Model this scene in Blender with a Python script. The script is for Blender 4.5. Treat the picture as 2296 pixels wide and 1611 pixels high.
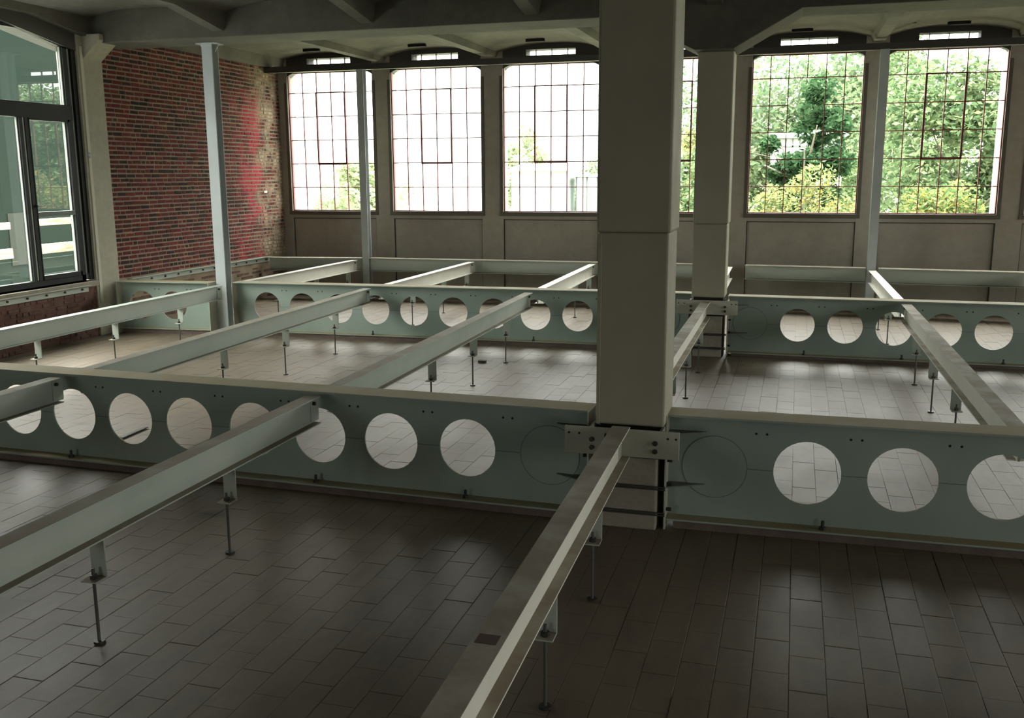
import bpy, bmesh, math, random
from mathutils import Vector, Matrix, noise
random.seed(7)
C = bpy.context.scene.collection
S = bpy.context.scene
for o in list(bpy.data.objects): bpy.data.objects.remove(o)
PI = math.pi

# ------------------------------------------------------------ camera
cd = bpy.data.cameras.new('camera'); cam = bpy.data.objects.new('camera', cd); C.objects.link(cam)
cd.sensor_width = 36.0; cd.lens = 33.93; cd.clip_start = .05; cd.clip_end = 500
pitch, yaw, roll = .18998, .28463, -.005517
_f = Vector((-math.sin(yaw)*math.cos(pitch), math.cos(yaw)*math.cos(pitch), -math.sin(pitch)))
_r = Vector((math.cos(yaw), math.sin(yaw), 0)); _u = _r.cross(_f)
_r2 = _r*math.cos(roll)+_u*math.sin(roll); _u2 = _u*math.cos(roll)-_r*math.sin(roll)
cam.matrix_world = Matrix(((_r2.x,_u2.x,-_f.x,0),(_r2.y,_u2.y,-_f.y,0),(_r2.z,_u2.z,-_f.z,1.6),(0,0,0,1)))
S.camera = cam

# ------------------------------------------------------------ world: bright overcast sky
w = bpy.data.worlds.new('sky'); S.world = w; w.use_nodes = True
nt = w.node_tree; nt.nodes.clear()
wo = nt.nodes.new('ShaderNodeOutputWorld'); bg = nt.nodes.new('ShaderNodeBackground')
tc = nt.nodes.new('ShaderNodeTexCoord'); sp = nt.nodes.new('ShaderNodeSeparateXYZ')
cr = nt.nodes.new('ShaderNodeValToRGB')
cr.color_ramp.elements[0].position = 0.0; cr.color_ramp.elements[0].color = (.10,.10,.095,1)
cr.color_ramp.elements[1].position = 1.0; cr.color_ramp.elements[1].color = (1,.985,.945,1)
nt.links.new(tc.outputs['Generated'], sp.inputs[0]); nt.links.new(sp.outputs['Z'], cr.inputs[0])
nt.links.new(cr.outputs[0], bg.inputs[0]); bg.inputs[1].default_value = 30.0
nt.links.new(bg.outputs[0], wo.inputs[0])
def portal(loc, rot, sx, sy):
    l = bpy.data.lights.new('daylight_portal', 'AREA'); l.shape = 'RECTANGLE'; l.size = sx; l.size_y = sy
    l.cycles.is_portal = True
    o = bpy.data.objects.new('daylight_portal', l); o.location = loc; o.rotation_euler = rot; C.objects.link(o)
S.view_settings.view_transform = 'Standard'; S.view_settings.look = 'None'
S.view_settings.gamma = 1.0; S.view_settings.use_curve_mapping = False
S.view_settings.exposure = 0.43

WY = 17.96; WX = -10.117; FZ = -.80; RX = 15.6; BY = -12.5
WINX = [-9.92,-7.69,-5.41,-3.125,-.855,1.365,3.62,5.88,8.14,10.4,12.66]; WW = 1.85; WZ0, WZ1 = .875, 3.60
LW0, LW1, LZ0, LZ1 = 6.75, 12.20, .07, 3.62      # big opening in the left wall
# right wall openings outside the frame; unseen rear ones added to light the near steel
RWIN = [(-1.7,.5),(.9,3.1),(3.5,5.7),(6.1,8.3),(8.7,10.9),(11.3,13.5),(13.9,16.1)]
BWIN = [(-9.6,-7.75),(-7.3,-5.45),(8.5,10.35),(10.8,12.65),(13.1,14.95)]
for x in WINX: portal((x+WW/2, WY+.02, 2.24), (-PI/2,0,0), WW, 2.72)
portal((WX-.02, (LW0+LW1)/2, 1.85), (0,-PI/2,0), 3.5, LW1-LW0)
for a, b in RWIN: portal((RX+.02, (a+b)/2, 2.24), (0,PI/2,0), 2.72, b-a)
for a, b in BWIN: portal(((a+b)/2, BY-.02, 2.24), (PI/2,0,0), b-a, 2.72)

# ------------------------------------------------------------ materials
def mat(name, col, rough=.6, metal=0., spec=.5):
    m = bpy.data.materials.new(name); m.use_nodes = True
    b = m.node_tree.nodes['Principled BSDF']
    b.inputs['Base Color'].default_value = (*col,1); b.inputs['Roughness'].default_value = rough
    b.inputs['Metallic'].default_value = metal; b.inputs['Specular IOR Level'].default_value = spec
    return m
class NT:
    def __init__(s, m): s.m = m; s.t = m.node_tree; s.b = s.t.nodes['Principled BSDF']
    def n(s, k, **kw):
        x = s.t.nodes.new(k)
        for a, v in kw.items():
            if a.startswith('i_'): x.inputs[a[2:].replace('_',' ')].default_value = v
            else: setattr(x, a, v)
        return x
    def l(s, a, b): s.t.links.new(a, b)
    def ramp(s, src, pts):
        r = s.n('ShaderNodeValToRGB'); e = r.color_ramp.elements
        while len(e) < len(pts): e.new(.5)
        for q, (p, c) in zip(e, pts): q.position = p; q.color = (*c,1) if len(c) == 3 else c
        s.l(src, r.inputs[0]); return r.outputs[0]
    def noise(s, scale, detail=4, rough=.55, coord='Object', vec=None, stretch=None):
        t = s.n('ShaderNodeTexNoise'); t.inputs['Scale'].default_value = scale
        t.inputs['Detail'].default_value = detail; t.inputs['Roughness'].default_value = rough
        if vec is None:
            if coord == 'World': g = s.n('ShaderNodeNewGeometry'); vec = g.outputs['Position']
            else: g = s.n('ShaderNodeTexCoord'); vec = g.outputs[coord]
        if stretch:
            mp = s.n('ShaderNodeMapping'); mp.inputs['Scale'].default_value = stretch; s.l(vec, mp.inputs[0]); vec = mp.outputs[0]
        s.l(vec, t.inputs['Vector']); return t.outputs['Fac']
    def mix(s, f, a, b, mode='MIX'):
        x = s.n('ShaderNodeMix', data_type='RGBA', blend_type=mode)
        for k, v in ((0,f),(6,a),(7,b)):
            if hasattr(v, 'links'): s.l(v, x.inputs[k])
            elif k == 0: x.inputs[0].default_value = v
            else: x.inputs[k].default_value = (*v,1)
        return x.outputs[2]
    def bump(s, h, strength=.2, dist=.01):
        x = s.n('ShaderNodeBump'); x.inputs['Strength'].default_value = strength; x.inputs['Distance'].default_value = dist
        s.l(h, x.inputs['Height']); s.l(x.outputs[0], s.b.inputs['Normal'])
def up_mask(t, lo=.6, hi=.95):
    g = t.n('ShaderNodeNewGeometry'); p = t.n('ShaderNodeSeparateXYZ'); t.l(g.outputs['Normal'], p.inputs[0])
    r = t.n('ShaderNodeMapRange'); r.inputs[1].default_value = lo; r.inputs[2].default_value = hi
    t.l(p.outputs['Z'], r.inputs[0]); return r.outputs[0]

def steel_paint(name, c1, c2, dust, rough=.5):
    m = mat(name, c1, rough); t = NT(m)
    n1 = t.noise(1.3, 5, .6, 'World'); base = t.ramp(n1, [(.3,c1),(.7,c2)])
    n2 = t.noise(9, 6, .7, 'World'); rust = t.ramp(n2, [(.70,(0,0,0)),(.76,(1,1,1))])
    base = t.mix(rust, base, (.16,.10,.06))
    if dust:
        n3 = t.noise(3.5, 5, .6, 'World'); dm = t.n('ShaderNodeMath', operation='MULTIPLY')
        t.l(up_mask(t), dm.inputs[0]); t.l(t.ramp(n3, [(.2,(.55,.55,.55)),(.6,(.95,.95,.95))]), dm.inputs[1])
        base = t.mix(dm.outputs[0], base, dust)
    t.l(base, t.b.inputs['Base Color'])
    rr = t.ramp(t.noise(6, 4, .6, 'World'), [(.3,(rough-.08,)*3),(.7,(rough+.12,)*3)])
    if dust: rr = t.mix(dm.outputs[0], rr, (.88,.88,.88))
    t.l(rr, t.b.inputs['Roughness'])
    t.bump(t.noise(60, 3, .6, 'World'), .06, .002)
    return m
M = {}
M['girder'] = steel_paint('green_grey_primer', (.225,.295,.25), (.285,.35,.295), (.30,.24,.115), .55)
M['joist'] = steel_paint('pale_grey_primer', (.32,.37,.315), (.39,.43,.365), (.24,.20,.14), .5)
M['joist_pale'] = steel_paint('cream_grey_joist', (.60,.61,.52), (.70,.70,.60), (.22,.18,.12), .45)  # lighter tone for the joists at and right of the box columns
M['joist_green'] = steel_paint('green_grey_joist_paint', (.33,.375,.325), (.40,.44,.38), None, .42)
M['joist_clean'] = steel_paint('cream_joist', (.50,.50,.43), (.60,.59,.51), None, .4)  # lighter tone for the joists of the far bay
M['post'] = steel_paint('galvanised_paint', (.36,.40,.39), (.46,.50,.49), None, .5)
M['column'] = steel_paint('column_paint', (.28,.27,.19), (.325,.315,.225), None, .6)
M['plate'] = steel_paint('plate_paint', (.34,.34,.27), (.40,.40,.32), (.33,.29,.2), .5)
M['bolt'] = mat('dark_bolt', (.05,.05,.045), .45, .6)
M['rod'] = mat('rod_steel', (.10,.11,.10), .45, .5)
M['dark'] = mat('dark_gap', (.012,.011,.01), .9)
M['weld'] = mat('weld_and_shade_grey', (.11,.13,.11), .6)
def concrete(name, c1, c2, sc=1.2, rough=.85, b=.25):
    m = mat(name, c1, rough); t = NT(m)
    n = t.noise(sc, 8, .6, 'World'); base = t.ramp(n, [(.3,c1),(.7,c2)])
    n2 = t.noise(sc*9, 5, .7, 'World'); base = t.mix(t.ramp(n2, [(.35,(.25,.25,.25)),(.6,(0,0,0))]), base, tuple(x*.6 for x in c1))
    t.l(base, t.b.inputs['Base Color']); t.bump(t.noise(35, 5, .7, 'World'), b, .01); return m
M['wall'] = concrete('painted_render', (.27,.24,.195), (.33,.30,.245), .7, .8, .12)
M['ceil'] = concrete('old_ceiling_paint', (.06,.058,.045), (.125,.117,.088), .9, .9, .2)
M['stub'] = concrete('cast_stub', (.22,.20,.155), (.30,.275,.215), 3, .9, .3)
M['grout'] = concrete('grout', (.10,.075,.06), (.16,.12,.10), 5, .95, .4)
M['pier'] = concrete('pier_render', (.30,.29,.22), (.36,.345,.265), 1.5, .85, .15)
M['lintel'] = mat('dark_lintel', (.045,.042,.035), .7)
M['winframe'] = mat('brown_window_surround', (.085,.072,.05), .6)
M['bar'] = mat('red_lead_bar', (.20,.045,.05), .5)
M['vent'] = mat('dark_red_vent_frame', (.14,.022,.028), .45)
M['frame'] = mat('dark_green_black_frame', (.008,.010,.008), .55, 0, .25)
M['frame_edge'] = mat('pale_frame_edge', (.30,.33,.28), .5)
M['reveal'] = mat('pale_reveal', (.42,.42,.33), .7)

# floor tiles: dull brown-grey with a worn sheen
def floor_mat():
    m = mat('worn_floor', (.12,.10,.08), .42, 0, .38); t = NT(m)
    n = t.noise(.55, 7, .62, 'World'); base = t.ramp(n, [(.25,(.112,.086,.056)),(.75,(.17,.136,.092))])
    n2 = t.noise(7, 6, .7, 'World', stretch=(1,.35,1)); base = t.mix(t.ramp(n2, [(.3,(.5,.5,.5)),(.55,(0,0,0))]), base, (.075,.062,.05))
    oi = t.n('ShaderNodeNewGeometry'); base = t.mix(t.ramp(oi.outputs['Random Per Island'], [(0,(.0,.0,.0)),(1,(.12,.12,.12))]), base, (.20,.17,.13))
    sp_ = t.noise(1.7, 3, .5, 'World'); base = t.mix(t.ramp(sp_, [(.70,(0,0,0)),(.78,(.7,.7,.7))]), base, (.05,.042,.035))
    t.l(base, t.b.inputs['Base Color'])
    r = t.ramp(t.noise(2.2, 6, .65, 'World'), [(.3,(.50,.50,.50)),(.7,(.58,.58,.58))]); t.l(r, t.b.inputs['Roughness'])
    t.bump(t.noise(22, 5, .65, 'World'), .12, .006)
    return m
M['floor'] = floor_mat()

def brick_mat(rough_wall=False):
    m = mat('old_brick', (.2,.04,.035), .9, 0, .2); t = NT(m)
    g = t.n('ShaderNodeNewGeometry'); oi = t.n('ShaderNodeObjectInfo')
    ad = t.n('ShaderNodeMath', operation='ADD'); t.l(g.outputs['Random Per Island'], ad.inputs[0]); t.l(oi.outputs['Random'], ad.inputs[1])
    fr = t.n('ShaderNodeMath', operation='FRACT'); t.l(ad.outputs[0], fr.inputs[0])
    base = t.ramp(fr.outputs[0], [(0,(.014,.011,.012)),(.26,(.03,.010,.011)),(.38,(.075,.008,.011)),(.7,(.115,.010,.014)),(1,(.15,.020,.020))])
    n = t.noise(14, 5, .7, 'World'); base = t.mix(t.ramp(n, [(.3,(.6,.6,.6)),(.6,(0,0,0))]), base, (.06,.03,.027))
    # lime wash and red paint stains near the window corner
    p = t.n('ShaderNodeSeparateXYZ'); t.l(g.outputs['Position'], p.inputs[0])
    def band(out, a, b, c, d):
        r1 = t.n('ShaderNodeMapRange', interpolation_type='SMOOTHSTEP'); r1.inputs[1].default_value = a; r1.inputs[2].default_value = b; t.l(out, r1.inputs[0])
        r2 = t.n('ShaderNodeMapRange', interpolation_type='SMOOTHSTEP'); r2.inputs[1].default_value = d; r2.inputs[2].default_value = c; t.l(out, r2.inputs[0])
        q = t.n('ShaderNodeMath', operation='MULTIPLY'); t.l(r1.outputs[0], q.inputs[0]); t.l(r2.outputs[0], q.inputs[1]); return q.outputs[0]
    def mul(a, b):
        q = t.n('ShaderNodeMath', operation='MULTIPLY'); t.l(a, q.inputs[0]); t.l(b, q.inputs[1]); return q.outputs[0]
    nw = t.ramp(t.noise(2.2, 6, .7, 'World'), [(.42,(0,0,0)),(.6,(.85,.85,.85))])
    wash = mul(band(p.outputs['Y'], 16.6, 17.3, 18, 18.2), nw)
    base = t.mix(wash, base, (.42,.36,.25))
    nr = t.ramp(t.noise(1.8, 5, .6, 'World'), [(.40,(0,0,0)),(.55,(.8,.8,.8))])
    red = mul(mul(band(p.outputs['Y'], 16.0, 16.5, 17.0, 17.3), band(p.outputs['Z'], -.3, .1, 2.9, 3.3)), nr)
    base = t.mix(red, base, (.42,.02,.05))
    nh = t.ramp(t.noise(1.1, 5, .65, 'World'), [(.6,(0,0,0)),(.8,(.2,.2,.2))])
    base = t.mix(nh, base, (.30,.20,.17))
    t.l(base, t.b.inputs['Base Color']); t.bump(t.noise(45, 5, .7, 'World'), .5, .01); return m
M['brick'] = brick_mat()
M['mortar'] = concrete('lime_mortar', (.17,.13,.085), (.27,.215,.135), 4, .95, .4)
M['rubble'] = concrete('rough_base_brick', (.07,.03,.024), (.16,.09,.065), 5, .95, .6)

def glass_mat(name='window_glass', f0=.04, pw_=4):
    m = bpy.data.materials.new(name); m.use_nodes = True; t = m.node_tree; t.nodes.clear()
    o = t.nodes.new('ShaderNodeOutputMaterial'); tr = t.nodes.new('ShaderNodeBsdfTransparent'); gl = t.nodes.new('ShaderNodeBsdfGlossy')
    gl.inputs['Roughness'].default_value = 0.0; tr.inputs[0].default_value = (.95,.97,.96,1)
    lw = t.nodes.new('ShaderNodeLayerWeight'); lw.inputs[0].default_value = .5
    pw = t.nodes.new('ShaderNodeMath'); pw.operation = 'POWER'; pw.inputs[1].default_value = pw_
    mr = t.nodes.new('ShaderNodeMapRange'); mr.inputs[3].default_value = f0; mr.inputs[4].default_value = .9
    t.links.new(lw.outputs['Facing'], pw.inputs[0]); t.links.new(pw.outputs[0], mr.inputs[0])
    mx = t.nodes.new('ShaderNodeMixShader'); t.links.new(mr.outputs[0], mx.inputs[0]); t.links.new(tr.outputs[0], mx.inputs[1]); t.links.new(gl.outputs[0], mx.inputs[2])
    t.links.new(mx.outputs[0], o.inputs[0]); return m
M['glass'] = glass_mat(); M['dglass'] = glass_mat('double_glazing', .075, 3)

# ------------------------------------------------------------ mesh helper
class MB:
    def __init__(s): s.v = []; s.f = []
    def add(s, vs, fs):
        b = len(s.v); s.v += [tuple(v) for v in vs]; s.f += [tuple(i+b for i in f) for f in fs]; return s
    def box(s, x0, x1, y0, y1, z0, z1):
        return s.add([(x0,y0,z0),(x1,y0,z0),(x1,y1,z0),(x0,y1,z0),(x0,y0,z1),(x1,y0,z1),(x1,y1,z1),(x0,y1,z1)],
                     [(0,3,2,1),(4,5,6,7),(0,1,5,4),(1,2,6,5),(2,3,7,6),(3,0,4,7)])
    def prism(s, prof, axis, a, b):
        # prof: 2D points; axis x: (y,z); y: (x,z); z: (x,y)
        def P(p, q):
            return (q,p[0],p[1]) if axis == 'x' else (p[0],q,p[1]) if axis == 'y' else (p[0],p[1],q)
        n = len(prof); vs = [P(p,a) for p in prof]+[P(p,b) for p in prof]
        return s.add(vs, [tuple(range(n)), tuple(range(2*n-1,n-1,-1))]+[(i,(i+1)%n,(i+1)%n+n,i+n) for i in range(n)])
    def cyl(s, p0, p1, r, n=12, r2=None):
        p0, p1 = Vector(p0), Vector(p1); d = (p1-p0).normalized(); r2 = r if r2 is None else r2
        a = d.orthogonal().normalized(); b = d.cross(a)
        vs = [p0+(a*math.cos(2*PI*i/n)+b*math.sin(2*PI*i/n))*r for i in range(n)]+[p1+(a*math.cos(2*PI*i/n)+b*math.sin(2*PI*i/n))*r2 for i in range(n)]
        return s.add(vs, [tuple(range(n-1,-1,-1)), tuple(range(n,2*n))]+[(i,(i+1)%n,(i+1)%n+n,i+n) for i in range(n)])
    def ring(s, c, r, tr, n=40, axis='y'):
        m = 6; vs = []
        for i in range(n):
            A = 2*PI*i/n
            for j in range(m):
                B = 2*PI*j/m; rr = r+tr*math.cos(B); h = tr*math.sin(B)
                vs.append((c[0]+rr*math.cos(A), c[1]+h, c[2]+rr*math.sin(A)))
        return s.add(vs, [(i*m+j, i*m+(j+1)%m, ((i+1)%n)*m+(j+1)%m, ((i+1)%n)*m+j) for i in range(n) for j in range(m)])
    def mesh(s, name, m, smooth=False):
        me = bpy.data.meshes.new(name); me.from_pydata(s.v, [], s.f)
        bm = bmesh.new(); bm.from_mesh(me); bmesh.ops.recalc_face_normals(bm, faces=bm.faces); bm.to_mesh(me); bm.free()
        if m: me.materials.append(m)
        if smooth:
            for p in me.polygons: p.use_smooth = True
        return me
    def build(s, name, m, parent=None, bevel=0, smooth=False, loc=None, label=None):
        o = bpy.data.objects.new(name, s.mesh(name, m, smooth)); C.objects.link(o)
        if parent: o.parent = parent
        if loc: o.location = loc
        if label: o['label'] = label
        if bevel:
            b = o.modifiers.new('bevel','BEVEL'); b.width = bevel; b.segments = 2; b.limit_method = 'ANGLE'; b.angle_limit = .7
        return o
def link(name, me, parent=None, loc=(0,0,0)):
    o = bpy.data.objects.new(name, me); C.objects.link(o); o.parent = parent; o.location = loc; return o
def empty(name, loc=(0,0,0), rz=0, label=None, cat=None, group=None, kind=None):
    o = bpy.data.objects.new(name, None); C.objects.link(o); o.location = loc; o.rotation_euler = (0,0,rz); o.empty_display_size = .2
    tag(o, label, cat, group, kind); return o
def tag(o, label=None, cat=None, group=None, kind=None):
    if label: o['label'] = label
    if cat: o['category'] = cat
    if group: o['group'] = group
    if kind: o['kind'] = kind
    return o

# ============================================================ SETTING
# ---- floor
fl = MB().box(WX-.4, RX+.4, BY-.3, WY+.3, FZ-.30, FZ-.008).build('floor', M['grout'])
tag(fl, 'worn brown-grey floor of narrow staggered tiles under the steel grid', kind='structure')
tw, tl = .173, .346
cands = []
ix0 = int((WX-.07)//tw); ix1 = int((7.2-.07)//tw)
for ix in range(ix0, ix1+1):
    off = (.5*(ix % 2)+.12*((ix*7) % 5)/5)*tl
    y = 1.6-off
    while y < WY:
        cands.append((.07+ix*tw, y)); y += tl
def inview(x, y):
    d = Vector((x,y,FZ-1.6)); z = d.dot(_f)
    if z < .5: return None
    u = d.dot(_r2)/z*2163.8; v = -d.dot(_u2)/z*2163.8
    return z if abs(u) < 1148 and abs(v) < 800 else None
vis = []; rest = []
for c in cands:
    z = inview(c[0]+tw/2, c[1]+tl/2)
    if z is not None: vis.append((z, c))
    else: rest.append(c)
vis.sort(); near = [c for _, c in vis[:290]]; rest += [c for _, c in vis[290:]]
g = .0010
tile_me = MB().add([(g,g,-.02),(tw-g,g,-.02),(tw-g,tl-g,-.02),(g,tl-g,-.02),(g,g,-.001),(tw-g,g,-.001),(tw-g,tl-g,-.001),(g,tl-g,-.001),
    (g+.003,g+.003,0),(tw-g-.003,g+.003,0),(tw-g-.003,tl-g-.003,0),(g+.003,tl-g-.003,0)],
    [(0,1,5,4),(1,2,6,5),(2,3,7,6),(3,0,4,7),(4,5,9,8),(5,6,10,9),(6,7,11,10),(7,4,8,11),(8,9,10,11)]).mesh('floor_tile', M['floor'])
for c in near:
    o = link('floor_tile', tile_me, fl, (c[0], c[1], FZ+random.uniform(-.0015,.001)))
mb = MB()
for x, y in rest:
    if y+tl > WY: continue
    h = FZ+random.uniform(-.0015,.001); gg = g*(1 if random.random() < .85 else 2.2)
    xa, xb, ya, yb = x+gg, x+tw-gg, y+gg, y+tl-gg
    mb.add([(xa,ya,h-.02),(xb,ya,h-.02),(xb,yb,h-.02),(xa,yb,h-.02),(xa,ya,h),(xb,ya,h),(xb,yb,h),(xa,yb,h)],
        [(0,1,5,4),(1,2,6,5),(2,3,7,6),(3,0,4,7),(4,5,6,7)])
tag(mb.build('distant_tiles', M['floor'], fl), kind='stuff')
MB().box(7.2, RX, BY, WY, FZ-.02, FZ).build('side_floor', M['floor'], fl)
MB().box(WX, 7.2, BY, 1.25, FZ-.02, FZ).build('rear_floor', M['floor'], fl)

# ---- ceiling: shallow vaulted bays between ribs, X beams with haunches over the column lines
RIBX = [WX-.1,-7.88,-5.62,-3.34,-1.06,1.19,3.42,5.68,7.94,10.2,12.46,RX+.1]
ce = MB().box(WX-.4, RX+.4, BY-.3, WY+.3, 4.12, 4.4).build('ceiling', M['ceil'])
tag(ce, 'stained concrete ceiling of shallow vaults between ribs', kind='structure')
def vault(x0, x1, y0, y1):
    m = MB(); n = 14; low, high = [], []
    for i in range(n+1):
        t = i/n; x = x0+(x1-x0)*t; z = 3.78+.17*(1-abs(2*t-1)**2.6); low.append((x,z))
    prof = low+[(x1,4.13),(x0,4.13)]
    vs = [(x,y0,z) for x, z in prof]+[(x,y1,z) for x, z in prof]; k = len(prof)
    fs = [tuple(range(k)), tuple(range(2*k-1,k-1,-1))]+[(i,(i+1)%k,(i+1)%k+k,i+k) for i in range(k)]
    return m.add(vs, fs)
BEAMY = [(-1.4,-.9),(6.25,6.75),(12.40,13.15)]
spans = [(BY-.1,-1.15),(-1.15,6.5),(6.5,12.9),(12.9,WY+.15)]
for y0, y1 in spans:
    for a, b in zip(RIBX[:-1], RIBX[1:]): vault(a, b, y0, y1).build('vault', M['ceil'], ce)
for x in [WX+.02]+RIBX[1:-1]:
    for y0, y1 in spans:
        # rib dips towards the beams (haunched), nearly level by the window wall
        h = .09
        if y1 > WY: prof = [(12.9,3.60),(13.6,3.66 if x < -10 else 3.70),(WY+.1,3.665 if x < -10 else 3.735),(WY+.1,3.95),(12.9,3.95)]
        else: prof = [(y0,3.56),(y0+.35,3.56),(y0+1.6,3.76),(y1-1.6,3.76),(y1-.4,3.56),(y1,3.56),(y1,3.95),(y0,3.95)]
        m = MB(); k = len(prof)
        vs = [(x-(h if z < 3.9 else h*2),y,z) for y, z in prof]+[(x+(h if z < 3.9 else h*2),y,z) for y, z in prof]
        m.add(vs, [tuple(range(k)), tuple(range(2*k-1,k-1,-1))]+[(i,(i+1)%k,(i+1)%k+k,i+k) for i in range(k)])
        m.build('rib', M['ceil'], ce)
def xbeam(y0, y1, zb):
    cx0, cx1 = -1.29, -.82
    prof = [(WX,zb),(-2.12,zb),(cx0,3.07),(cx1,3.07),(-.04,zb),(RX,zb),(RX,4.12),(WX,4.12)]
    MB().prism(prof, 'y', y0, y1).build('beam', M['ceil'], ce, bevel=.015)
for y0, y1 in BEAMY: xbeam(y0, y1, 3.50)
for x, y in ((-4.6,17.3),(-.05,17.55),(1.5,17.1),(-6.85,17.3),(-9.0,17.3),(2.35,17.5)):
    MB().box(x-.17,x+.17,y-.03,y+.03,3.90,3.945).build('vent_slit', M['dark'], ce)

# ---- back wall (window wall)
wb = empty('wall_back', (0,WY,FZ), kind='structure', label='grey-beige rendered wall with six tall steel windows and recessed panels')
def wpart(name, m, mb, bevel=0): 
    o = mb.build(name, m, wb, bevel=bevel); o.location = (0,-WY,-FZ); return o
T = .32
edges = [(x, x+WW) for x in WINX]
xs = [WX-.3]+[v for e in edges for v in e]+[RX+.3]
for i in range(0, len(xs), 2):
    wpart('pier', M['wall'], MB().box(xs[i], xs[i+1], WY, WY+T, FZ, 4.2), .004)
    if 0 < i < len(xs)-2:   # shallow pilaster strip on the pier between windows
        pass
for a, b in edges:
    wpart('spandrel_panel', M['wall'], MB().box(a, b, WY+.045, WY+T, FZ, WZ0-.14))
    wpart('sill_band', M['wall'], MB().box(a, b, WY, WY+T, WZ0-.14, WZ0-.075), .004)
    MBs = MB().box(a, a+.014, WY+.03, WY+.046, FZ, WZ0-.14).box(b-.014, b, WY+.03, WY+.046, FZ, WZ0-.14).box(a, b, WY+.03, WY+.046, WZ0-.156, WZ0-.14)
    wpart('panel_groove', M['lintel'], MBs)
    # lintel with clipped lower corners, then slot light above
    wpart('lintel', M['lintel'], MB().box(a-.02, b+.02, WY+.01, WY+T, WZ1+.01, 3.745))
    c = (a+b)/2
    wpart('lintel', M['lintel'], MB().box(a-.02, c-.47, WY+.01, WY+T, 3.745, 3.86).box(c+.47, b+.02, WY+.01, WY+T, 3.745, 3.86))
    for s, q in ((a,1),(b,-1)):
        wpart('corner_fillet', M['lintel'], MB().prism([(s-.001*q,WZ1+.01),(s-.001*q,WZ1-.085),(s+.045*q,WZ1-.05),(s+.19*q,WZ1+.01)], 'y', WY+.012, WY+.20))
wpart('wall_head', M['lintel'], MB().box(WX-.3, RX+.3, WY+.012, WY+T, 3.855, 4.2))

# windows: surround, bars, vent sash and panes
GY = WY+.07
pane_me = {}
def boxmesh(key, w_, d_, h_, m):
    k = (key, round(w_,4), round(d_,4), round(h_,4))
    if k not in pane_me: pane_me[k] = MB().box(0,w_,-d_/2,d_/2,0,h_).mesh(key, m)
    return pane_me[k]
WLAB = ['leftmost tall window beside the brick wall, crossed by a thin post', 'second tall window from the brick wall, vent frame tinted dark',
        'third tall window from the brick wall, immediately left of the large column', 'tall window mostly hidden behind the two box columns',
        'tall window right of the far box column, large clear pane in its centre', 'rightmost tall window with a thick red vent frame',
        'tall window outside the frame on the right', 'tall window further right outside the frame']+['tall window of the row outside the frame']*4
for i, x in enumerate(WINX):
    W = empty('window_%d' % (i+1), (x, GY, WZ0), kind='structure', label=WLAB[i])
    H = WZ1-WZ0; ct = .045
    zs = [0]+[.470,.940,1.405,1.865,2.325]+[H]; xsn = [k*WW/6 for k in range(7)]
    fr = MB().box(0,.018,-.03,.03,0,H).box(WW-.018,WW,-.03,.03,0,H).box(0,WW,-.03,.03,0,.02).box(0,WW,-.03,.03,H-.02,H)
    fr.build('frame', M['bar'], W)
    sr = MB().box(-.06,0,-.085,-.06,-.075,H-.2).box(WW,WW+.06,-.085,-.06,-.075,H-.2).box(-.06,WW+.06,-.10,.02,-.075,0)
    sr.build('surround', M['winframe'], W)
    missing = (i == 4)
    for k in range(1,6):
        segs = [(0,H)]
        if missing and k == 3: segs = [(0,zs[2]),(zs[5],H)]
        for a, b in segs: link('glazing_bar', boxmesh('glazing_bar', .015, .03, b-a, M['bar']), W, (xsn[k]-.0075, 0, a))
        segs = [(0,WW)]
        if missing and k in (3,4): segs = [(0,xsn[2]),(xsn[4],WW)]
        for a, b in segs: link('glazing_bar', boxmesh('glazing_bar_flat', b-a, .03, .015, M['bar']), W, (a, 0, zs[k]-.0075))
    if i != 4:
        a, b, c, d = xsn[2], xsn[4], zs[2], zs[5]; t_ = .026 if i != 5 else .032
        MB().box(a-t_/2,a+t_/2,-.045,-.016,c-.02,d+.01).box(b-t_/2,b+t_/2,-.045,-.016,c-.02,d+.01).box(a,b,-.045,-.016,c-.022,c+.016).box(a,b,-.045,-.016,d-.01,d+.012).build('vent_frame', M['vent'], W)
    if i > 7: continue
    for cx in range(6):
        for cz in range(6):
            if missing and cx in (2,3) and cz in (2,3,4): continue
            w_, h_ = WW/6-.014, zs[cz+1]-zs[cz]-.014
            link('pane', boxmesh('pane', w_, .004, h_, M['glass']), W, (xsn[cx]+.007, 0, zs[cz]+.007))
    if missing:
        link('pane', boxmesh('pane', 2*WW/6-.014, .004, zs[5]-zs[2]-.014, M['glass']), W, (xsn[2]+.007, 0, zs[2]+.007))
    # slot light above
    for (a, b) in ((-.46,-.315),(-.30,-.01),(.005,.295),(.31,.46)):
        link('slot_pane', boxmesh('slot_pane', b-a, .004, .10, M['glass']), W, (WW/2+a, .05, 3.752-WZ0))
    MB().box(WW/2-.47,WW/2+.47,.03,.07,3.745-WZ0,3.755-WZ0).box(WW/2-.31,WW/2-.297,.03,.07,3.745-WZ0,3.86-WZ0).box(WW/2-.009,WW/2+.004,.03,.07,3.745-WZ0,3.86-WZ0).box(WW/2+.296,WW/2+.31,.03,.07,3.745-WZ0,3.86-WZ0).build('slot_frame', M['bar'], W)

# ---- left wall
wl = MB().box(WX-.35, WX-.005, 12.62, WY+.3, FZ, 4.2).build('wall_left', M['mortar'])
tag(wl, 'dark red old brick wall with pale mortar joints', kind='structure')
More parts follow.
